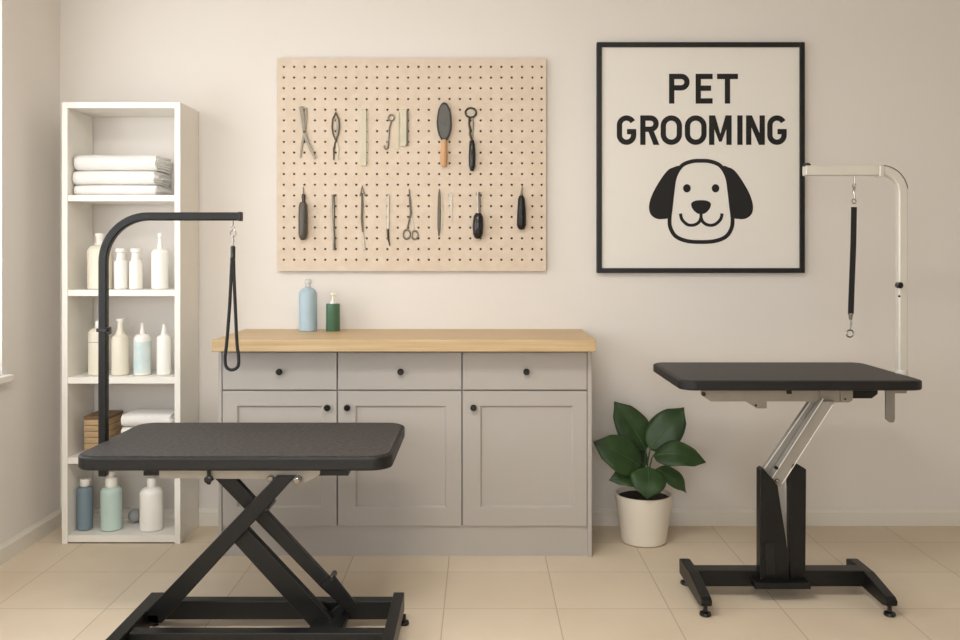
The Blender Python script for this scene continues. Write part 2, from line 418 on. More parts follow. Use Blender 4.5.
gb5 = 'bottles on the bottom shelf'; z = ZB+.0006
bottle('bottle', 'dull grey-blue cylindrical bottle with a pale cap, left end of the bottom shelf', bx_(85), YBt, z, cyl_body(.0332, .178, .188, .02, .192), 'b_greyblue', cap=[(0, .192), (.019, .192), (.021, .196), (.021, .22), (.019, .224), (0, .224)], group=gb5, nozzle=(.004, .219, .026))
bottle('bottle', 'mint green wide bottle with a stepped white pump head on the bottom shelf', bx_(111.5), YBt, z, cyl_body(.046, .165, .188, .026, .19), 'b_mint', cap=[(0, .19), (.026, .19), (.026, .222), (.022, .23), (.013, .232), (.013, .243), (.015, .245), (.015, .255), (0, .256)], group=gb5)
bottle('bottle', 'broad white bottle with rounded shoulders and a plain cap, right side of bottom shelf', bx_(151.5), YBt, z, cyl_body(.050, .158, .188, .019, .192), 'b_white', cap=[(0, .192), (.018, .192), (.0195, .196), (.0195, .226), (.018, .228), (0, .228)], capm='b_white', group=gb5)
bm = B()
prof = [(0, 0)]+[(.031*math.sin(PI*i/14), .031-.031*math.cos(PI*i/14)) for i in range(1, 14)]+[(0, .062)]
lathe(bm, prof, X(135, 4.1), 4.1, ZB); tag(obj('ball', bm, 'greyball', smooth=True), 'small grey ball on the bottom shelf behind the white bottle', 'ball')

# ================================================================ cabinet and worktop
YC = 3.745
def cx_(px): return X(px, YC)
def cz_(py): return Z(py, YC)
CX0, CX1 = -1.089, .4655; CT = .863
cab = thing('cabinet', 'long taupe base cabinet with three drawers over three shaker doors', 'cabinet', ((CX0+CX1)/2, 3.9, 0))
bm = B(); box(bm, CX0, CX0+.014, YC+.0, D-.016, 0, CT); obj('side_panel', bm, 'cab', cab, .0015)
bm = B(); box(bm, CX1-.018, CX1, YC+.0, D-.016, 0, CT); obj('side_panel', bm, 'cab', cab, .0015)
bm = B(); box(bm, CX0+.014, CX1-.018, YC+.024, D-.016, .13, CT); obj('carcass', bm, 'cab', cab)
bm = B(); box(bm, CX0+.014, CX1-.018, YC+.012, YC+.028, .0, .13); obj('plinth', bm, 'cab', cab)
zt, zm0, zm1, zb = .851, cz_(389.7), cz_(391.2), cz_(526)
xs = [(CX0+.0165, cx_(336.6)), (cx_(338), cx_(461.4)), (cx_(462.8), CX1-.0205)]
def knob(px, py, par):
    bm = B(); yk = YC+.002
    lathe(bm, [(0, -.024), (.010, -.024), (.0135, -.020), (.0138, -.014), (.010, -.010), (.0055, -.008), (.005, -.002), (.008, 0), (0, 0)], X(px, YC-.015), yk, Z(py, YC-.015), 20, 'y')
    obj('knob', bm, 'black_g', par, smooth=True)
for (a, b), kx in zip(xs, (279, 400.5, 526.5)):
    bm = B(); box(bm, a, b, YC+.002, YC+.022, zm0, zt); d = obj('drawer', bm, 'cab', cab, .0018); knob(kx, 372, d)
ins = [(cx_(237), cx_(322)), (cx_(355.5), cx_(446)), (cx_(480.5), cx_(573))]
zi1, zi0 = cz_(406), cz_(507.5)
for (a, b), (ia, ib), kx in zip(xs, ins, (327, 347, 473.5)):
    bm = B(); y0, y1 = YC+.002, YC+.022
    def rc(u0, u1, v0, v1, y): return [bm.verts.new(p) for p in ((u0, y, v0), (u1, y, v0), (u1, y, v1), (u0, y, v1))]
    cf = .0055; L0 = rc(a, b, zb, zm1, y1); L1 = rc(a, b, zb, zm1, y0); L2 = rc(ia, ib, zi0, zi1, y0); L3 = rc(ia+cf, ib-cf, zi0+cf, zi1-cf, y0+.010)
    for q0, q1 in ((L0, L1), (L1, L2), (L2, L3)):
        for k in range(4): bm.faces.new((q0[k], q0[(k+1) % 4], q1[(k+1) % 4], q1[k]))
    bm.faces.new(L0); bm.faces.new(L3)
    d = obj('door', bm, 'cab', cab, .0014); knob(kx, 408, d)
YCT = 3.655
bm = B(); box(bm, -1.091, .4715, YCT, D-.001, CT, .912)
tag(obj('worktop', bm, 'wood_top', bevel=.003), 'pale oak worktop lying along the top of the taupe cabinet', 'worktop')
# bottles on the worktop
Yb = 4.07
bottle('bottle', 'tall powder blue bottle with a clear cap standing on the worktop', X(308, Yb), Yb, .912,
       [(0, 0), (.037, 0), (.041, .004), (.041, .160), (.0385, .176), (.031, .188), (.019, .196), (.013, .2), (0, .2)], 'b_blue',
       cap=[(0, .199), (.013, .2), (.013, .212), (.0165, .216), (.0165, .228), (.013, .234), (0, .236)], capm='clear')
t = thing('pump_bottle', 'short dark green cylindrical bottle with a white pump on the worktop', 'bottle', (X(333, Yb), Yb, .912))
bm = B(); cx = X(333, Yb); lathe(bm, [(0, 0), (.029, 0), (.0315, .003), (.0315, .122), (.029, .1245), (0, .1245)], cx, Yb, .912); obj('body', bm, 'b_green', t, smooth=True)
bm = B(); lathe(bm, [(0, .1245), (.015, .1245), (.014, .133), (.007, .136), (.0055, .158), (0, .158)], cx, Yb, .912, 20); pmp = obj('pump', bm, 'b_pump', t, smooth=True)
bm = B(); tube(bm, [(cx-.011, Yb, .912+.166), (cx+.008, Yb-.002, .912+.167), (cx+.014, Yb-.004, .912+.164)], [.007, .006, .004], 12)
lathe(bm, [(0, .158), (.008, .158), (.009, .168), (.006, .174), (0, .175)], cx, Yb, .912, 16); obj('nozzle', bm, 'b_cream', pmp, smooth=True)

# ================================================================ pegboard
YP = 4.160       # front face
def wx(px): return X(px, YP)
def wz(py): return Z(py, YP)
peg = thing('pegboard', 'large birch pegboard hung on the wall above the worktop', 'pegboard', (wx(411.5), D-.012, wz(271)))
hx = [283.8+10.36*i for i in range(25)]+[541.6]
hz = [66.8+10.72*j for j in range(19)]
hx = [wx(v) for v in hx]; hz = [wz(v) for v in hz]
ex = [wx(277)]+[(a+b)/2 for a, b in zip(hx, hx[1:])]+[wx(546)]
ez = [wz(58.5)]+[(a+b)/2 for a, b in zip(hz, hz[1:])]+[wz(271)]
bm = B(); bh = B(); r = .0056; yb = YP+.009
vc = {}
def gv(i, j, x, z):
    if (i, j) not in vc: vc[(i, j)] = bm.verts.new((x, YP, z))
    return vc[(i, j)]
for i, x in enumerate(hx):
    for j, zz in enumerate(hz):
        c = [gv(i, j, ex[i], ez[j]), gv(i+1, j, ex[i+1], ez[j]), gv(i+1, j+1, ex[i+1], ez[j+1]), gv(i, j+1, ex[i], ez[j+1])]
        angs = [135, 45, -45, -135]
        ring = [bm.verts.new((x+r*math.cos(math.radians(a)), YP, zz+r*math.sin(math.radians(a)))) for a in (135, 90, 45, 0, -45, -90, -135, 180)]
        inner = [bm.verts.new((v.co.x, yb, v.co.z)) for v in ring]
        for k in range(4):
            a, b = c[k], c[(k+1) % 4]; q0, q1, q2 = ring[2*k], ring[2*k+1], ring[(2*k+2) % 8]
            bm.faces.new((a, b, q2, q1, q0))
        for k in range(8): bm.faces.new((ring[k], ring[(k+1) % 8], inner[(k+1) % 8], inner[k]))
x0, x1, z0, z1 = ex[0], ex[-1], ez[-1], ez[0]
vb = [bm.verts.new(p) for p in ((x0, D-.012, z0), (x1, D-.012, z0), (x1, D-.012, z1), (x0, D-.012, z1))]
bm.faces.new(list(reversed(vb)))
top = [vc[(i, 0)] for i in range(27)]; bot = [vc[(i, 19)] for i in range(27)]; lf = [vc[(0, j)] for j in range(20)]; rt = [vc[(26, j)] for j in range(20)]
bm.faces.new(top+[vb[2], vb[3]]); bm.faces.new(list(reversed(bot))+[vb[0], vb[1]])
bm.faces.new(list(reversed(lf))+[vb[3], vb[0]]); bm.faces.new(rt+[vb[1], vb[2]])
me = obj('board', bm, 'peg', peg)
box(bh, x0+.003, x1-.003, yb, D-.0125, z0+.003, z1-.003); obj('hole_shade_sheet', bh, 'peg_hole', peg)  # dark brown sheet standing in for the shade inside the holes
for (a, b, c, d) in ((x0+.03, x0+.06, z0+.03, z1-.03), (x1-.06, x1-.03, z0+.03, z1-.03)):
    bm = B(); box(bm, a, b, D-.012, D-.0006, c, d); obj('batten', bm, 'box_a', peg)

# ---- tools on the board. they lie on the front face, y < YP
def tl(name, label, cat, px, py): return thing(name, label, cat, (wx(px), YP, wz(py)), 'grooming tools hung on the pegboard')
YT = YP+.0004
def W(pts): return [(wx(a), wz(b)) for a, b in pts]
def rib(pts, w, y0=.004, y1=0.0, closed=False, bm=None):
    bm = bm or B(); ribbon(bm, W(pts), [v/217 for v in w] if isinstance(w, (list, tuple)) else w/217, YT-y0, YT-y1, closed); return bm
def tb(pts, r, bm=None, y=None, closed=False, n=8):
    bm = bm or B(); rr = [v/217 for v in r] if isinstance(r, (list, tuple)) else r/217
    mx = max(rr) if isinstance(rr, list) else rr; yy = YT-mx if y is None else YT-y
    tube(bm, [(wx(a), yy, wz(b)) for a, b in pts], rr, n, closed); return bm
# 1 nail clipper pliers
t = tl('nail_clipper', 'plier-style steel nail clipper with splayed legs at the upper left of the pegboard', 'nail clipper', 306, 160)
obj('leg', rib([(301.5, 107), (303, 118), (304.5, 132), (308, 143), (315.5, 159)], [4.5, 4, 3, 3, 2.6], .012, .006), 'tool', t, .0015)
obj('leg', rib([(306, 108), (306, 118), (304.8, 132), (302, 145), (300.5, 158)], [2.5, 3, 3, 2.2, 1.4], .006, 0), 'tool', t, .001)
bm = B(); lathe(bm, [(0, -.015), (.005, -.015), (.006, -.012), (.006, 0), (0, 0)], wx(304.6), YT, wz(132), 12, 'y'); obj('pivot', bm, 'tooldark', t, smooth=True)
# 2 forceps with oval loop
t = tl('tweezers', 'steel tweezers with a dark oval loop and crossed tips, right of the splayed nail clipper', 'tweezers', 336, 160)
obj('loop', rib([(336, 113), (333, 119), (332.2, 127), (333.2, 134), (336, 141), (338.6, 134), (339.6, 127), (338.8, 119)], 1.5, .008, 0, True), 'tooldark', t, .001)
obj('blade', rib([(336.3, 118), (338, 126), (336.5, 137)], [1.5, 3, 1.2], .003), 'tool', t)
obj('tip', rib([(336.5, 140), (334, 149), (333.8, 160)], [2.2, 2, 1.2], .006), 'tooldark', t, .001)
obj('tip', rib([(335.5, 140), (338, 149), (337.8, 160)], [2.2, 2.4, 1.6], .006), 'cream', t, .001)
# 3 pale comb stick
t = tl('comb', 'long pale cream comb bar in the upper tool row', 'comb', 364, 166)
obj('spine', rib([(363.8, 110), (363.8, 166)], [5.6, 5.6], .010), 'cream', t, .002)
bm = B()
for i in range(26): box(bm, wx(366.5), wx(368), YT-.006, YT-.002, wz(112+i*2.05), wz(113+i*2.05))
obj('teeth', bm, 'cream', t)
# 4 hook
t = tl('hook_tool', 'small steel double-ended hook with ring, beside the two short pale files', 'hook', 389, 150)
obj('shaft', tb([(391.5, 121), (389.5, 128), (388.7, 138), (388.2, 145)], .9), 'tool', t, smooth=True)
obj('ring', tb([(391.3+3*math.cos(a*PI/6), 118+3*math.sin(a*PI/6)) for a in range(12)], .8, closed=True), 'tool', t, smooth=True)
obj('hook', tb([(388.2, 144.5), (388, 148), (386, 149.5), (384.5, 148), (384.3, 145.5)], .9), 'tool', t, smooth=True)
# 5, 6 files
bm = rib([(397.6, 113), (397.4, 149)], [3, 3], .006); tag(obj('nail_file', bm, 'cream', bevel=.001), 'narrow pale file left of the wider pale file on the pegboard', 'file', 'grooming tools hung on the pegboard')
bm = rib([(403.8, 110), (403.6, 144), (403.6, 146.5)], [6.2, 6.2, 4.5], .014); t = tl('nail_file', 'wide short pale file with a dark side edge, left of the oval brush', 'file', 404, 146)
obj('blade', bm, 'cream', t, .003)
obj('file_edge', rib([(407.6, 111), (407.4, 146)], 1.7, .010), 'handle_grey', t, .001)
# 7 brush
t = tl('pet_brush', 'oval dark grey brush with a wooden handle on the pegboard', 'brush', 444, 167)
bm = B(); pts = [(444.4+7.6*math.cos(a*PI/16)*(1 if math.sin(a*PI/16) > 0 else .97), 122.2+19.4*math.sin(a*PI/16)) for a in range(32)]
prism_xz(bm, W(pts), YT-.022, YT-.004); obj('head', bm, 'black_g', t, .004, seg=3)
bm = B(); pts = [(444.4+5.9*math.cos(a*PI/16), 122.2+17.2*math.sin(a*PI/16)) for a in range(32)]
prism_xz(bm, W(pts), YT-.026, YT-.021); obj('pad', bm, 'pad', t, .002)
obj('handle', tb([(444.3, 140), (444.2, 146), (443.8, 158), (444, 165), (444, 167.3)], [2.4, 3.0, 3.5, 3.1, 1.8], y=.0145, n=14), 'wood_h', t, smooth=True)
# 8 loop tool
t = tl('dematting_tool', 'wire loop tool with black handle and steel ring head, right of the oval brush', 'grooming tool', 472, 171)
obj('ring', tb([(470.8+5.4*math.cos(a*PI/8), 112.8+4.7*math.sin(a*PI/8)) for a in range(16)], 1.0, closed=True), 'tooldark', t, smooth=True)
obj('mesh_disc', rib([(470.8, 109), (470.8, 116.6)], [8, 8], .003), 'tool', t)
obj('shaft', tb([(469.5, 117), (469, 124), (470.5, 131), (469.8, 134), (472, 141)], [1, 1, 1.3, 1, 1.2]), 'tooldark', t, smooth=True)
obj('shaft', tb([(472.2, 117), (473.2, 124), (472.5, 132), (472.5, 141)], .9), 'tool', t, smooth=True)
obj('handle', tb([(472.2, 140.5), (472.1, 144), (472.2, 155), (472.2, 166), (472, 171.3)], [1.6, 2.8, 3.5, 3.3, 1.8], n=14), 'black_g', t, smooth=True)
# 9 grey handle
t = tl('trimmer_knife', 'thick grey-brown handled tool with thin steel top at the lower left of the pegboard', 'grooming tool', 304, 240)
obj('handle', tb([(304, 202.5), (304, 206), (304, 220), (304, 234), (303.8, 238), (303.6, 240)], [3, 4.4, 4.8, 4.6, 3.6, 2], n=16), 'handle_grey', t, smooth=True)
obj('neck', tb([(303.6, 194), (304, 197), (304, 203)], [1.2, 2.2, 1.4], n=10), 'tooldark', t, smooth=True)
obj('blade', tb([(303.3, 187), (303.6, 195)], [.5, .9]), 'tool', t, smooth=True)
# 10 curved tweezers
t = tl('tweezers', 'long slim curved steel tweezers, second from left in the lower tool row', 'tweezers', 334, 250)
obj('arm', rib([(332, 194.5), (331.5, 210), (332.2, 225), (333.8, 250)], [1.6, 2, 2.2, 2.4], .005), 'tool', t, .001)
obj('arm', rib([(334.2, 194.5), (334.6, 210), (334.6, 228), (334.8, 250)], [1.8, 1.2, 1.2, 2.2], .010, .005), 'tooldark', t, .001)
# 11 dark blade with ring
t = tl('stripping_knife', 'long steel instrument with dark centre and forked top, left of the thin needle file', 'grooming tool', 363, 250)
obj('blade', rib([(362.2, 193), (362.4, 205), (362, 218), (362.8, 232)], [1.5, 2.4, 2.4, 1.6], .007), 'tooldark', t, .001)
obj('shank', rib([(362.8, 230), (363.6, 240), (364.6, 250)], [1.8, 1.6, 2.2], .005), 'tool', t, .001)
obj('fork', tb([(360, 196), (361, 192), (362.3, 186), (363.6, 192), (365.2, 196)], .8), 'tool', t, smooth=True)
# 12 thin steel
t = tl('dental_scaler', 'thin steel pick with a bent lower tip, left of the open scissors', 'pick', 388, 246)
obj('handle', rib([(388.4, 195), (388.2, 215), (387.8, 230)], [2.2, 2.2, 2.6], .007), 'tool', t, .001)
obj('tip', tb([(387.8, 229), (388.3, 238), (389.8, 246)], [1.3, 1.1, .5]), 'tooldark', t, smooth=True)
# 13 scissors
t = tl('scissors', 'small steel scissors hanging with finger rings at the bottom', 'scissors', 410, 240)
obj('blade', rib([(409.2, 189), (410, 200), (411, 214), (408.5, 224), (407.4, 229)], [.8, 2, 2.4, 1.6, 1.6], .006, .003), 'tooldark', t, .0006)
obj('blade', rib([(409.8, 190), (410.6, 200), (410.2, 214), (413, 224), (414, 229)], [.8, 2, 2.2, 1.6, 1.4], .003, 0), 'tool', t, .0006)
obj('finger_ring', tb([(406.6+3.6*math.cos(a*PI/8), 234.4+4.6*math.sin(a*PI/8)) for a in range(16)], .9, closed=True), 'tool', t, smooth=True)
obj('finger_ring', tb([(414.8+3*math.cos(a*PI/8), 235+4.4*math.sin(a*PI/8)) for a in range(16)], .9, closed=True), 'tool', t, smooth=True)
bm = B(); lathe(bm, [(0, -.009), (.004, -.009), (.005, 0), (0, 0)], wx(410.7), YT, wz(215), 10, 'y'); obj('pivot', bm, 'tooldark', t, smooth=True)
# 14 dark thin blade
t = tl('stripping_knife', 'slender dark tapered blade right of the scissors', 'grooming tool', 439, 237)
obj('blade', rib([(439.3, 189), (439.3, 196), (439.2, 212), (439, 228), (438.8, 236)], [.8, 2.6, 3.4, 3, 1.2], .008), 'tooldark', t, .001)
obj('edge', rib([(441.7, 194), (442, 212), (441.5, 232)], [1, 1.5, 1.2], .005), 'cream', t)
# 15 short pin
t = tl('pin_comb', 'very short thin steel pin with crossbars, right of the slender dark blade', 'pin', 451, 222)
obj('pin', rib([(451, 194), (451.2, 208), (451.6, 222)], [2, 1.4, .8], .004), 'tool', t)
obj('crossbar', rib([(448.8, 195.5), (453, 195.5)], 1.4, .006, .001), 'tool', t); obj('crossbar', rib([(449, 206.5), (453, 206.5)], 1.1, .006, .001), 'tool', t)
# 16 black oval handle
t = tl('deshedding_tool', 'steel-shafted tool with plump black oval handle in the lower tool row', 'grooming tool', 478, 239)
obj('handle', tb([(478.4, 213.5), (478.3, 217), (478, 226), (478, 234), (478, 237.5), (478, 239)], [3, 4.8, 5.5, 5, 3.6, 1.6], n=16), 'black_g', t, smooth=True)
obj('shaft', rib([(477.2, 193), (477.6, 216)], [2.2, 1.8], .012, .005), 'tool', t, .001)
obj('shaft', rib([(480, 194), (480, 214)], [1.2, 1.2], .010, .004), 'tooldark', t)
obj('knob', tb([(478.2, 192.5), (478.4, 195.5)], 2.2), 'tool', t, smooth=True)
# 17 black handle
t = tl('undercoat_rake', 'black-handled tool hanging alone at the lower right of the pegboard', 'grooming tool', 521, 230)
obj('handle', tb([(521, 196), (521.2, 199), (521.3, 212), (521.2, 225), (521.1, 228.4), (521, 230)], [2, 3.4, 4.3, 4.7, 3.6, 1.6], n=16), 'black', t, smooth=True)
obj('shank', tb([(522, 186.5), (521.4, 193), (521, 197)], [.5, .9, 1.6]), 'tool', t, smooth=True)

# ================================================================ framed sign
YF = 4.157
def fx(px): return X(px, YF)
def fz(py): return Z(py, YF)
sg = thing('framed_poster', 'black-framed PET GROOMING poster with a dog face on the wall', 'poster', (fx(701), D, fz(273)))
bm = B(); x0, x1, z0, z1 = fx(597), fx(805), fz(273), fz(42); w = 4.9/216.5
box(bm, x0, x0+w, YF, D, z0, z1); box(bm, x1-w, x1, YF, D, z0, z1); box(bm, x0+w, x1-w, YF, D, z1-w, z1); box(bm, x0+w, x1-w, YF, D, z0, z0+w)
obj('frame', bm, 'frame', sg, .0015)
YQ = YF+.010
bm = B(); box(bm, x0+w, x1-w, YQ, D, z0+w, z1-w); sheet = obj('print', bm, 'poster', sg)
def FS(pts): return [(X(a, YQ), Z(b, YQ)) for a, b in pts]
inkY0 = YQ-.0008
def ink(bm, pts, w, closed=False): ribbon(bm, FS(pts), w/216, inkY0-random.random()*.0002, YQ, closed)
def inkp(bm, pts): prism_xz(bm, FS(pts), inkY0-random.random()*.0002, YQ)
SW = 5.3
def letter(ch, x0, x1, y0, y1):
    bm = B(); h = SW/2; a, b, t, u = x0+h, x1-h, y0+h, y1-h; m = (y0+y1)/2; cx = (x0+x1)/2
    if ch == 'P':
        r = (y1-y0)*.56; ym = y0+r-h
        ink(bm, [(a, y0), (a, y1)], SW)
        rr = (ym-t)/2; ink(bm, [(a, t), (b-rr, t)]+arc(b-rr, t+rr, rr, -90, 90, 12)+[(a, ym)], SW)
    elif ch == 'E':
        ink(bm, [(x1, t), (a, t), (a, u), (x1, u)], SW); ink(bm, [(a, m-.5), (x1-1.5, m-.5)], SW)
    elif ch == 'T':
        ink(bm, [(x0, t), (x1, t)], SW); ink(bm, [(cx, y0), (cx, y1)], SW)
    elif ch == 'I': ink(bm, [(cx, y0), (cx, y1)], SW)
    elif ch == 'N': ink(bm, [(a, y1), (a, y0)], SW); ink(bm, [(b, y1), (b, y0)], SW); inkp(bm, [(x0+.3, y0), (x0+SW+.6, y0), (x1-.3, y1), (x1-SW-.6, y1)])
    elif ch == 'M':
        ink(bm, [(a, y1), (a, y0)], SW); ink(bm, [(b, y1), (b, y0)], SW)
        inkp(bm, [(x0+.2, y0), (x0+SW+.8, y0), (cx, y1-11), (x1-SW-.8, y0), (x1-.2, y0), (cx+1.3, y1-3.2), (cx-1.3, y1-3.2)])
    elif ch == 'O':
        rx = (b-a)/2; ry = rx*1.0
        ink(bm, arc(cx, t+ry, rx, 180, 360, 14, ry)+arc(cx, u-ry, rx, 0, 180, 14, ry), SW, True)
    elif ch == 'G':
        rx = (b-a)/2; ry = rx
        ink(bm, arc(cx, t+ry, rx, -28, -180, 14, ry)+arc(cx, u-ry, rx, 180, 0, 14, ry)+[(b, m+1.5), (cx+.5, m+1.5)], SW)
    elif ch == 'R':
        ym = y0+(y1-y0)*.56-h; rr = (ym-t)/2
        ink(bm, [(a, y0), (a, y1)], SW); ink(bm, [(a, t), (b-rr-.3, t)]+arc(b-rr-.3, t+rr, rr, -90, 90, 12)+[(a, ym)], SW)
        inkp(bm, [(cx-2.2, ym), (cx+3.4, ym), (x1+.4, y1), (x1-5.6, y1)])
    obj('letter_'+ch.lower(), bm, 'ink', sheet)
for ch, a, b in (('P', 669, 689.6), ('E', 695.6, 712.6), ('T', 717, 737.9)): letter(ch, a, b, 73.8, 103.6)
for ch, a, b in (('G', 616.8, 636.2), ('R', 640.2, 659), ('O', 660.6, 682), ('O', 684.8, 706.6), ('M', 709, 731.6), ('I', 737.4, 742.4), ('N', 746, 764.8), ('G', 767.2, 786.7)): letter(ch, a, b, 115.4, 144.9)
def smooth_closed(pts, n=8):
    o = []; N = len(pts)
    for i in range(N):
        p0, p1, p2, p3 = [Vector(pts[(i+k-1) % N]) for k in range(4)]
        for k in range(n):
            t = k/n; o.append(tuple(.5*((2*p1)+(p2-p0)*t+(2*p0-5*p1+4*p2-p3)*t*t+(3*p1-p0-3*p2+p3)*t**3)))
    return o
def smooth_open(pts, n=8):
    q = [pts[0]]+list(pts)+[pts[-1]]; o = []
    for i in range(1, len(q)-2):
        p0, p1, p2, p3 = [Vector(v) for v in q[i-1:i+3]]
        for k in range(n):
            t = k/n; o.append(tuple(.5*((2*p1)+(p2-p0)*t+(2*p0-5*p1+4*p2-p3)*t*t+(3*p1-p0-3*p2+p3)*t**3)))
    o.append(tuple(pts[-1])); return o
cxd = 701
half = [(0, 160.8), (10, 161.6), (19.5, 166), (26, 177), (28.5, 192), (30.2, 207), (31.5, 219), (30.5, 228), (25, 236.5), (14, 241), (0, 242)]
outl = [(cxd+a, b) for a, b in half]+[(cxd-a, b) for a, b in reversed(half[1:-1])]
bm = B(); ink(bm, smooth_closed(outl, 6), 3.9, True); obj('dog_head_outline', bm, 'ink', sheet)
ear = [(21.5, 167), (28, 167.5), (34, 171), (42, 182), (49, 195), (52, 206), (50.5, 214), (45, 218.5), (38, 219), (32, 216.5), (30, 200), (27, 184)]
for s in (-1, 1):
    bm = B(); inkp(bm, smooth_closed([(cxd+s*a, b) for a, b in ear], 5)); obj('dog_ear', bm, 'ink', sheet)
    bm = B(); inkp(bm, disc_pts(cxd+.2+s*14.3, 188.3, 3.8, 4.1)); obj('dog_eye', bm, 'ink', sheet)
bm = B(); inkp(bm, smooth_closed([(cxd-9.8, 203.5), (cxd-6, 200.8), (cxd, 200.2), (cxd+6, 200.8), (cxd+9.8, 203.5), (cxd+8.6, 208.6), (cxd+4.4, 213), (cxd, 214.2), (cxd-4.4, 213), (cxd-8.6, 208.6)], 4)); obj('dog_nose', bm, 'ink', sheet)
bm = B(); ink(bm, smooth_open([(cxd-20.6, 213.5), (cxd-19, 219.5), (cxd-13.5, 224.6), (cxd-7, 225), (cxd-2, 222), (cxd, 217.5)]), 3.1)
ink(bm, smooth_open([(cxd+21, 213.5), (cxd+19.4, 219.5), (cxd+13.5, 224.6), (cxd+7, 225), (cxd+2, 222), (cxd, 217.5)]), 3.1); ink(bm, [(cxd, 212), (cxd, 220)], 3.1); obj('dog_mouth', bm, 'ink', sheet)

# ================================================================ potted plant
YPt = 3.95; px0 = X(643.5, YPt)
pl = thing('potted_plant', 'broad-leaved green plant in a cream pot standing beside the cabinet', 'plant', (px0, YPt, 0))
bm = B(); lathe(bm, [(0, 0), (.090, 0), (.098, .006), (.124, .203), (.124, .211), (.116, .211), (.113, .192), (0, .19)], px0, YPt, 0, 48); pot = obj('pot', bm, 'pot', pl, smooth=True)
bm = B(); lathe(bm, [(.1127, .190), (.112, .194), (.06, .199), (0, .202)], px0, YPt, 0, 32); obj('soil', bm, 'soil', pl, smooth=True)
def leaf(base, tip, width, up, sag, n=14, fold=.18, twist=0, curl=.0):
    base = Vector(base); tip = Vector(tip); ax = tip-base; L = ax.length; d = ax.normalized()
    up = Vector(up); nrm = (up-d*up.dot(d)).normalized(); side = d.cross(nrm).normalized()
    bm = B(); rows = []; K = 4
    for i in range(n+1):
        t = i/n
        w = width*(math.sin(PI*t**.85)**.62)*(1-.12*t) if 0 < t < 1 else 0
        if t > .8: w *= 1-((t-.8)/.2)**1.0*.62
        w = max(w, .0015)
        c = base+ax*t+nrm*(sag*math.sin(PI*t)-curl*t*t)
        row = []
        for k in range(-K, K+1):
            u = k/K
            wave = .004*math.sin(t*11+u*2+width*90)*abs(u)
            row.append(bm.verts.new(c+side*u*w/2+nrm*(abs(u)*w*fold+wave-.10*w*u*u)))
        rows.append(row)
    for a, b in zip(rows, rows[1:]):
        for k in range(2*K): bm.faces.new((a[k], a[k+1], b[k+1], b[k]))
    o = obj('leaf', bm, 'leaf', pl, smooth=True)
    s = o.modifiers.new('thick', 'SOLIDIFY'); s.thickness = .0012
    bm = B(); mid = [base+ax*t+nrm*(sag*math.sin(PI*t)-curl*t*t+.001) for t in [i/10 for i in range(10)]]
    tube(bm, mid, [.0017*(1-i/11) for i in range(10)], 6); obj('midrib', bm, 'vein', o, smooth=True)
    # stem
    bm = B(); g = Vector((px0+(base.x-px0)*.25, YPt+(base.y-YPt)*.4, .197)); q = []
    for i in range(9):
        t = i/8; q.append(g*(1-t)**2+Vector((g.x+(base.x-g.x)*.35, g.y+(base.y-g.y)*.3, g.z+(base.z-g.z)*.75))*2*t*(1-t)+base*t*t)
    q.append(base+d*.02)
    tube(bm, q, [.0042-.0002*i for i in range(10)], 8); obj('stem', bm, 'stem', pl, smooth=True)
fr = (0, -1, .35)
leaf(P(646, 450, 3.98), P(616, 401, 4.02), .165, (.25, -1, .25), .012, curl=.02, fold=.10)
leaf(P(650, 450, 3.95), P(684, 407, 3.97), .165, (-.25, -1, .3), .012, curl=.01, fold=.10)
leaf(P(641, 467, 3.90), P(595, 441, 3.86), .175, (.1, -.9, .5), .02, curl=.015, fold=.10)
leaf(P(653, 456, 3.90), P(706, 460, 3.85), .135, (.0, -.75, .75), .035, curl=.02, fold=.12)
leaf(P(648, 467, 3.87), P(647, 499, 3.80), .165, (.05, -1, .35), .015, curl=.0, fold=.10)
leaf(P(656, 469, 3.93), P(687, 492, 3.87), .095, (.35, -.8, .6), .02, curl=.01)
leaf(P(640, 478, 3.90), P(610, 479, 3.86), .105, (-.1, -.8, .6), .02, curl=.01)
leaf(P(640, 476, 3.92), P(616, 472, 3.96), .085, (-.1, -.7, .7), .02, curl=.01)
leaf(P(644, 468, 4.0), P(628, 440, 4.08), .085, (.1, -.8, .6), .012, curl=.02)

# ================================================================ left grooming table
def roundbar(name, pts, r, m, par, n=12): 
    bm = B(); tube(bm, pts, r, n); return obj(name, bm, m, par, smooth=True)
def ybolt(name, x, y0, y1, z, r, m, par):
    bm = B(); lathe(bm, [(0, y0), (r*.8, y0), (r, y0+.002), (r, y1), (0, y1)], x, 0, z, 18, 'y'); return obj(name, bm, m, par, smooth=True)
LT = thing('grooming_table', 'low black grooming table on crossed scissor legs with a black overhead arm', 'grooming table', (-.75, 3.0, 0))
TX0, TX1, TY0, TY1, TZ = -1.333, -.290, 2.93, 3.535, .600
bm = B(); prism_xy(bm, rrect(TX0, TX1, TY0, TY1, .07, 10), TZ-.048, TZ-.003); top = obj('tabletop', bm, 'rubber_edge', LT, .008, seg=3, smooth=False)
bm = B(); prism_xy(bm, rrect(TX0+.010, TX1-.010, TY0+.010, TY1-.010, .067, 10), TZ-.004, TZ); obj('rubber_mat', bm, 'rubber', top, .0015)
UZ = TZ-.048
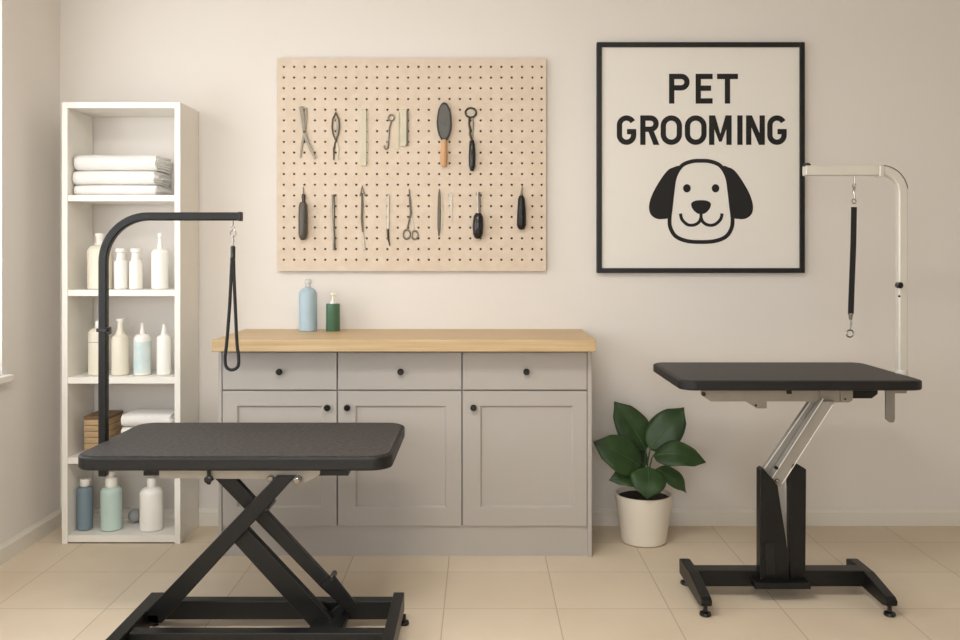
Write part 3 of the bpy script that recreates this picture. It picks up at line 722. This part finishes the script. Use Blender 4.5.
# under frame
bm = B()
prism_xz(bm, [(X(163, 3.0), UZ), (X(163, 3.0), UZ-.031), (X(258, 3.0), UZ-.034), (X(300, 3.0), UZ-.046), (X(309, 3.0), UZ-.046), (X(322, 3.0), UZ-.018), (X(322, 3.0), UZ)], 2.963, 2.978)
obj('under_frame', bm, 'zinc', LT, .001); bm = B()
prism_xz(bm, [(X(163, 3.0), UZ), (X(163, 3.0), UZ-.034), (X(322, 3.0), UZ-.034), (X(322, 3.0), UZ)], 3.35, 3.365)
obj('under_frame', bm, 'zinc', LT, .001)
bm = B(); box(bm, X(145, 3.0), X(163.5, 3.0), 2.985, 3.40, UZ-.028, UZ); obj('frame_bracket', bm, 'black', LT, .001)
bm = B(); box(bm, X(317, 3.0), X(349, 3.0), 2.985, 3.40, UZ-.028, UZ); obj('frame_bracket', bm, 'black', LT, .001)
# scissor bars
YA = 2.93
def bar(name, p, q, w, y0, y1, m, par, bevel=.003, ext=0):
    Y = y0; a = Vector((X(p[0], Y), Z(p[1], Y))); b = Vector((X(q[0], Y), Z(q[1], Y)))
    bm = B(); ribbon(bm, [tuple(a), tuple(b)], w, y0, y1); return obj(name, bm, m, par, bevel)
def cutbar(name, pix, y0, y1, m, par, bevel=.003):
    bm = B(); prism_xz(bm, [(X(a, y0), Z(b, y0)) for a, b in pix], y0, y1); return obj(name, bm, m, par, bevel)
cutbar('scissor_arm', [(275.5, 477), (295, 477), (161, 624), (139, 621), (140, 618)], 2.93, 2.962, 'black', LT)
cutbar('scissor_arm', [(213, 477), (233, 476), (354, 606), (344, 609), (321, 588)], 3.01, 3.04, 'black', LT)
cutbar('actuator', [(232, 541), (247, 528.5), (334, 621), (331, 630), (313, 630)], 2.965, 2.998, 'black', LT, .004)
cutbar('arm_sleeve', [(321, 585), (333.5, 575), (357, 605), (352, 609), (341, 607)], 2.998, 3.009, 'black', LT)
cutbar('pivot_bracket', [(311, 631), (314, 625), (331, 620), (334, 624), (331, 631)], 2.950, 2.964, 'black', LT)
cutbar('pivot_bracket', [(330, 612), (341, 603), (344, 609), (338, 626), (333, 631), (314, 631), (324, 618)], 2.999, 3.009, 'black', LT)
ybolt('pivot_bolt', X(267.5, 2.96), 2.945, 3.045, Z(508, 2.96), .009, 'black_g', LT)
ybolt('adjusting_knob', X(210, 2.97), 2.945, 2.985, Z(478, 2.97), .013, 'black_g', LT)
ybolt('bolt', X(271, 2.96), 2.945, 2.97, Z(478, 2.96), .0105, 'chrome', LT)
ybolt('bolt', X(297, 2.93), 2.922, 2.97, Z(481, 2.93), .011, 'chrome', LT)
ybolt('bolt', X(332, 3.0), 2.994, 3.05, Z(578.5, 3.0), .010, 'black_g', LT)
bm = B(); tube(bm, [(X(210, 2.97), 2.955, Z(468, 2.97)), (X(210.4, 2.97), 2.955, Z(483, 2.97))], .006); obj('latch', bm, 'black_g', LT, smooth=True)
bm = B(); box(bm, X(280, 2.98), X(292, 2.98), 2.979, 3.34, UZ-.03, UZ); obj('arm_mount', bm, 'black', LT, .002)
bm = B(); box(bm, X(216, 3.02), X(234, 3.02), 3.0, 3.34, UZ-.03, UZ); obj('arm_mount', bm, 'black', LT, .002)
# base
for x0, fw in ((-1.130, .045), (-.297, .037)):
    bm = B()
    pts = [(2.55, .032), (3.095, .032), (3.095, .097), (2.57, .097), (2.55, .085)]
    a = [bm.verts.new((x0, y, z)) for y, z in pts]; b = [bm.verts.new((x0+fw, y, z)) for y, z in pts]
    bm.faces.new(a); bm.faces.new(list(reversed(b)))
    for i in range(5): bm.faces.new((a[i], b[i], b[(i+1) % 5], a[(i+1) % 5]))
    obj('base_foot', bm, 'black', LT, .003)
    for yy in (2.6, 3.06):
        bm = B(); xx = x0+.033 if yy > 3 and x0 > -1 else x0+.0225
        lathe(bm, [(0, 0), (.016, 0), (.018, .004), (.016, .012), (.007, .015), (.006, .034), (0, .034)], xx+(.006 if x0 > -1 else 0), yy, 0, 20); obj('levelling_foot', bm, 'black_g', LT, smooth=True)
for y0 in (2.775, 3.03):
    bm = B(); box(bm, -1.085, -.297, y0, y0+.045, .028, .090); obj('base_rail', bm, 'black', LT, .003)
bm = B(); box(bm, -1.085, -1.045, 2.93, 2.962, .055, .085); obj('arm_block', bm, 'black', LT, .003)
bm = B(); box(bm, X(312, 2.95), X(345, 2.95), 2.80, 3.05, .028, .055); obj('pivot_plate', bm, 'black', LT, .002)
# overhead arm
YO = 3.18; AX = -1.330
arm_pts = [(AX, .475), (AX, 1.232)]+arc(AX+.16, 1.232, .16, 180, 90, 14)[1:]+[(-.845, 1.392)]
bm = B(); ribbon(bm, arm_pts, .029, YO-.0145, YO+.0145); arm = obj('grooming_arm', bm, 'black', LT, .005, seg=3)
bm = B(); box(bm, AX-.019, AX+.019, YO-.02, YO+.02, .985, .998); box(bm, AX+.012, AX+.024, YO-.012, YO+.012, .976, 1.002); obj('collar', bm, 'black_g', arm, .002)
bm = B(); box(bm, -.852, -.841, YO-.016, YO+.016, 1.376, 1.408); obj('end_cap', bm, 'rubber_edge', arm, .002)
bm = B(); box(bm, AX-.0, TX0+.10, YO-.018, YO+.018, UZ-.014, UZ); obj('arm_clamp', bm, 'black', arm, .002)
# loop leash
lx = X(233, YO)
lp = thing('grooming_loop', 'black noose leash with steel clip hanging from the black overhead arm', 'leash', (lx, YO, Z(371, YO)))
bm = B(); tube(bm, [(lx, YO, 1.376), (lx, YO, 1.358)], .0028, 8)
tube(bm, [(lx+.0045*math.cos(a*PI/6), YO, 1.353+.006*math.sin(a*PI/6)) for a in range(12)], .0018, 6, True)
tube(bm, [(lx+.010*math.cos(a*PI/8), YO, 1.333+.011*math.sin(a*PI/8)) for a in range(16)], .0022, 8, True)
tube(bm, [(lx, YO, 1.322), (lx+.002, YO, 1.305), (lx, YO, 1.290), (lx, YO, 1.272)], [.002, .003, .002, .004], 8)
obj('clip', bm, 'chrome', lp, smooth=True)
zT = Z(249, YO); zBm = Z(370, YO)
cpts = [(lx-.002, zT), (lx-.006, zT-.08), (lx-.012, zT-.2), (lx-.022, zT-.33), (lx-.028, zBm+.045), (lx-.024, zBm+.012), (lx-.005, zBm), (lx+.017, zBm+.012), (lx+.020, zBm+.045), (lx+.014, zT-.33), (lx+.008, zT-.2), (lx+.003, zT-.08), (lx+.002, zT)]
bm = B(); tube(bm, [(a, YO, b) for a, b in smooth_open(cpts, 5)], .0058, 10); obj('loop_cord', bm, 'leash', lp, smooth=True)
bm = B(); tube(bm, [(lx, YO, zT+.012), (lx, YO, zT+.006), (lx, YO, zT-.03)], [.006, .009, .0085], 12); obj('ferrule', bm, 'black_g', lp, smooth=True)

# ================================================================ right grooming table
RT = thing('grooming_table', 'tall black-topped grooming table on a central lifting post with silver linkage and white arm', 'grooming table', (1.12, 3.33, 0))
UX0, UX1, UY0, UY1, UZt = .729, 1.622, 3.26, 3.836, .800
bm = B(); prism_xy(bm, rrect(UX0, UX1, UY0, UY1, .055, 8), UZt-.036, UZt-.002); top = obj('tabletop', bm, 'rubber_edge', RT, .006, seg=3)
bm = B(); prism_xy(bm, rrect(UX0+.009, UX1-.009, UY0+.009, UY1-.009, .047, 8), UZt-.003, UZt); obj('rubber_mat', bm, 'rubber2', top, .0015)
V0 = UZt-.036; YU = 3.33
def rp(pix, y0, y1, name, m, bevel=.0015, par=None):
    bm = B(); prism_xz(bm, [(X(a, y0), Z(b, y0)) for a, b in pix], y0, y1); return obj(name, bm, m, par or RT, bevel)
rail = rp([(702, 388), (820, 388), (820, 401.5), (711, 401.5), (702, 395.5)], YU, YU+.02, 'under_rail', 'zinc')
rp([(702, 388), (852, 388), (852, 401.5), (711, 401.5), (702, 395.5)], YU+.28, YU+.30, 'under_rail', 'zinc')
rp([(820.5, 388), (840, 388), (840, 402), (820.5, 402)], YU-.003, YU+.022, 'rail_joint', 'zinc')
rp([(840.5, 388), (853, 388), (853, 400), (849, 402.5), (840.5, 402.5)], YU-.001, YU+.02, 'rail_end', 'zinc')
rp([(745, 401), (767, 401), (767, 408.5), (757, 408.5)], YU+.002, YU+.014, 'rail_tab', 'zinc')
bm = B(); box(bm, X(703, YU), X(845, YU), YU+.02, YU+.28, V0-.012, V0); obj('mount_plate', bm, 'zinc', RT)
rp([(853, 388), (878, 388), (878, 394), (872, 398.5), (853, 398.5)], YU+.004, YU+.09, 'motor_box', 'black', .002)
rp([(787, 387), (792, 387), (792, 394), (787, 394)], YU-.006, YU+.001, 'stop_block', 'black_g')
ybolt('bolt', X(756, YU), YU-.002, YU+.004, Z(405.5, YU), .004, 'black_g', RT); ybolt('bolt', X(845, YU), YU-.005, YU+.001, Z(399, YU), .004, 'tooldark', RT)
ybolt('bolt', X(703.5, YU), YU-.008, YU+.002, Z(394, YU), .008, 'tooldark', RT)
# linkage
def link(p, q, w, y0, y1, round_end=False):
    a = Vector((X(p[0], y0), Z(p[1], y0))); b = Vector((X(q[0], y0), Z(q[1], y0)))
    d = (b-a).normalized(); nr = Vector((-d.y, d.x)); ang = math.atan2(d.y, d.x)
    bm = B(); hw = w/2/abs(d.y); pts = [a+Vector((math.copysign(hw, nr.x), 0)), a-Vector((math.copysign(hw, nr.x), 0))]
    pts += [b+Vector((math.cos(ang+t), math.sin(ang+t)))*w/2 for t in [(-PI/2)+PI*i/10 for i in range(11)]]
    prism_xz(bm, [tuple(v) for v in pts], y0, y1); lk = obj('lift_link', bm, 'steel', RT, .001)
    bm = B()
    for s in (-1, 1):
        e0 = a+nr*s*(w/2-.0015); e1 = b+nr*s*(w/2-.0015); ribbon(bm, [tuple(e0), tuple(e1)], .003, y0-.004, y0+.001)
    obj('link_flange', bm, 'armwhite', lk, .0006)
    return lk
link((818, 401.5), (769, 473), .050, 3.345, 3.37)
link((828, 401.5), (777, 481), .045, 3.300, 3.335)
bm = B(); box(bm, X(808, 3.33), X(840, 3.33), YU+.005, YU+.27, V0-.055, V0-.012); obj('link_mount', bm, 'steel', RT, .002)
ybolt('bolt', X(777, 3.295), 3.284, 3.302, Z(480.5, 3.295), .007, 'chrome', RT)
ybolt('bolt', X(776.5, 3.295), 3.289, 3.305, Z(468, 3.295), .006, 'black_g', RT)
# columns
rp([(760, 470), (763.5, 468), (768, 474), (774, 480), (778, 486), (781, 507), (786.5, 540), (791, 587), (760, 587)], 3.29, 3.335, 'column', 'black', .003)
rp([(789, 478), (792.5, 465), (796, 463), (806.5, 469.5), (805.5, 586), (791, 586), (789.5, 540)], 3.297, 3.33, 'column', 'black', .003)
rp([(758, 472), (770, 480), (780, 520), (786, 585), (758, 585)], 3.335, 3.345, 'column_web', 'black', .002)
rp([(765, 543), (775, 543), (776, 575), (766, 575)], 3.285, 3.291, 'cover_plate', 'rubber_edge', .002)
rp([(777, 484), (784, 481), (787.5, 534), (786, 536)], 3.346, 3.352, 'gas_strut', 'armwhite', .001)
bm = B(); prism_xy(bm, [(X(755, 3.25), 3.25), (X(811, 3.25), 3.25), (X(811, 3.25), 3.43), (X(755, 3.25), 3.43)], .048, .072); obj('base_plate', bm, 'black', RT, .003)
bm = B(); box(bm, .785, 1.427, 3.305, 3.37, .038, .096); obj('cross_beam', bm, 'black', RT, .003)
for xc in (.785, 1.427):
    bm = B()
    pts = [(3.115, .040), (3.15, .030), (3.46, .033), (3.465, .088), (3.44, .095), (3.30, .095), (3.13, .068), (3.112, .058)]
    a = [bm.verts.new((xc-.019, y, z)) for y, z in pts]; b = [bm.verts.new((xc+.019, y, z)) for y, z in pts]
    bm.faces.new(a); bm.faces.new(list(reversed(b)))
    for i in range(len(pts)): bm.faces.new((a[i], b[i], b[(i+1) % len(pts)], a[(i+1) % len(pts)]))
    obj('base_foot', bm, 'black', RT, .004)
    for yy in (3.135, 3.435):
        bm = B(); lathe(bm, [(0, 0), (.018, 0), (.021, .004), (.019, .012), (.008, .016), (.007, .036), (0, .036)], xc, yy, 0, 20); obj('levelling_foot', bm, 'black_g', RT, smooth=True)
# overhead arm
YR = 3.478; RXc = X(901.5, YR); zA = Z(170.5, YR)
pts = [(RXc, .745), (RXc, zA-.085)]+arc(RXc-.085, zA-.085, .085, 0, 90, 12)[1:]+[(X(868, YR), zA)]
bm = B(); ribbon(bm, pts, .036, YR-.018, YR+.018); ra = obj('grooming_arm', bm, 'armwhite', RT, .006, seg=3)
bm = B(); box(bm, X(804, YR), X(877, YR), YR-.021, YR+.021, zA-.020, zA+.018); obj('arm_sleeve', bm, 'armwhite', ra, .004)
bm = B(); box(bm, X(877, YR), X(882, YR), YR-.023, YR+.023, zA-.026, zA+.020); obj('sleeve_collar', bm, 'armwhite', ra, .004)
tr = arc(RXc-.085, zA-.085, .085+.0175, 8, 84, 12)
bm = B(); ribbon(bm, tr, .005, YR-.015, YR+.015); obj('edge_trim', bm, 'black', ra)
bm = B(); lathe(bm, [(0, 0), (.011, 0), (.014, .004), (.014, .010), (.008, .015), (0, .016)], X(807, YR), YR, zA+.014, 16); obj('end_knob', bm, 'black_g', ra, smooth=True)
ybolt('height_knob', X(896, YR), YR-.038, YR-.016, Z(285, YR), .012, 'black_g', ra); ybolt('pin', X(897, YR), YR-.022, YR-.016, Z(296, YR), .004, 'black_g', ra)
bm = B(); prism_xz(bm, [(1.560, V0), (RXc+.012, V0), (RXc+.012, V0-.04), (1.595, V0-.04), (1.595, .625), (1.590, .612), (1.575, .612), (1.560, .625)], YR-.02, YR-.008); obj('table_clamp', bm, 'steel', ra, .0015)
bm = B(); tube(bm, [(RXc, YR, UZt-.012), (RXc, YR, UZt+.012)], .024, 16); obj('arm_socket', bm, 'armwhite', ra, .002)
# strap leash
sx = X(854, YR)
st = thing('grooming_leash', 'short black strap leash with steel swivel clips hanging from the white arm', 'leash', (sx, YR, Z(338, YR)))
bm = B(); zz0 = zA-.0208
tube(bm, [(sx+.001, YR, zz0), (sx+.001, YR, zz0-.03)], .003, 8)
tube(bm, [(sx+.005*math.cos(a*PI/6), YR, zz0-.038+.009*math.sin(a*PI/6)) for a in range(12)], .0024, 6, True)
tube(bm, [(sx+.003, YR, zz0-.046), (sx-.002, YR, zz0-.06), (sx+.002, YR, zz0-.078), (sx, YR, zz0-.09)], [.0035, .0055, .003, .003], 8)
tube(bm, [(sx+.007*math.cos(a*PI/6), YR, zz0-.098+.009*math.sin(a*PI/6)) for a in range(12)], .0024, 6, True)
obj('swivel_clip', bm, 'chrome', st, smooth=True)
bm = B(); ribbon(bm, [(X(854, YR), Z(207, YR)), (X(853.3, YR), Z(245, YR)), (X(851.8, YR), Z(285, YR)), (X(850.8, YR), Z(314, YR))], .021, YR-.004, YR+.004); obj('strap', bm, 'leash', st, .0015)
bm = B(); xx = X(850.8, YR); zq = Z(314, YR)
tube(bm, [(xx, YR, zq+.004), (xx-.001, YR, zq-.022)], [.010, .006], 12); obj('ferrule', bm, 'chrome', st, smooth=True)
bm = B(); tube(bm, [(xx, YR, zq-.02), (xx+.002, YR, zq-.035), (xx-.001, YR, Z(329, YR))], [.003, .004, .0025], 8)
tube(bm, [(X(850, YR)+.0135*math.cos(a*PI/10), YR, Z(333.5, YR)+.0135*math.sin(a*PI/10)) for a in range(20)], .003, 8, True); obj('end_ring', bm, 'chrome', st, smooth=True)

# ================================================================ light and camera
w = bpy.data.worlds.new('world'); SC.world = w; w.use_nodes = True
nt = w.node_tree; bg = nt.nodes['Background']
sky = nt.nodes.new('ShaderNodeTexSky'); sky.sky_type = 'HOSEK_WILKIE'; sky.turbidity = 6; sky.ground_albedo = .5; sky.sun_direction = (.6, -.2, .7)
haze = nt.nodes.new('ShaderNodeMix'); haze.data_type = 'RGBA'; haze.inputs[0].default_value = .6; haze.inputs[7].default_value = (.42, .43, .44, 1)
nt.links.new(sky.outputs[0], haze.inputs[6]); nt.links.new(haze.outputs[2], bg.inputs[0]); bg.inputs[1].default_value = 3.6
def area(name, loc, rot, sx, sy, power, col):
    l = bpy.data.lights.new(name, 'AREA'); l.shape = 'RECTANGLE'; l.size = sx; l.size_y = sy; l.energy = power; l.color = col
    o = bpy.data.objects.new(name, l); C.objects.link(o); o.location = loc; o.rotation_euler = rot
    return o
for nm, lc, rt, a, b in (('window_portal', (XL-.16, (WY0+WY1)/2, (WZ0+WZ1)/2), (0, -PI/2, 0), WZ1-WZ0, WY1-WY0), ('rear_fill_portal', ((RX0+RX1)/2, YB-.16, (RZ0+RZ1)/2), (PI/2, 0, 0), RX1-RX0, RZ1-RZ0)):
    po = area(nm, lc, rt, a, b, 1, (1, 1, 1)); po.data.cycles.is_portal = True
area('window_daylight', (XL-.22, (WY0+WY1)/2, (WZ0+WZ1)/2), (0, -PI/2, 0), WZ1-WZ0, WY1-WY0, 34, (.94, .97, 1))
area('rear_fill_light', ((RX0+RX1)/2, YB-.22, (RZ0+RZ1)/2), (PI/2, 0, 0), RX1-RX0, RZ1-RZ0, 58, (.925, .965, 1))  # fill light for the added window behind the camera
LX, LY = -.5, 1.75
cl = thing('fill_panel', 'unseen white-framed fill panel added overhead to brighten the room', 'fill light', (LX, LY, H))  # overhead panel added out of view to lift the room's brightness
bm = B()
for a in ((LX-.62, LX+.62, LY-.32, LY-.30), (LX-.62, LX+.62, LY+.30, LY+.32), (LX-.62, LX-.60, LY-.30, LY+.30), (LX+.60, LX+.62, LY-.30, LY+.30)): box(bm, *a, H-.04, H)
obj('frame', bm, 'shelfwhite', cl)
area('overhead_fill', (LX, LY, H-.02), (0, 0, 0), 1.18, .58, 34, (1, .98, .945))  # area light of the added overhead panel
cam = bpy.data.cameras.new('camera'); co = bpy.data.objects.new('camera', cam); C.objects.link(co)
co.location = (0, 0, CZ); co.rotation_euler = (PI/2, 0, 0)
cam.sensor_width = 36; cam.lens = F*36/960; cam.shift_y = -65/960; cam.clip_start = .05
SC.camera = co
SC.view_settings.view_transform = 'Standard'; SC.view_settings.look = 'None'; SC.view_settings.gamma = 1; SC.view_settings.use_curve_mapping = False
SC.view_settings.exposure = 0.12
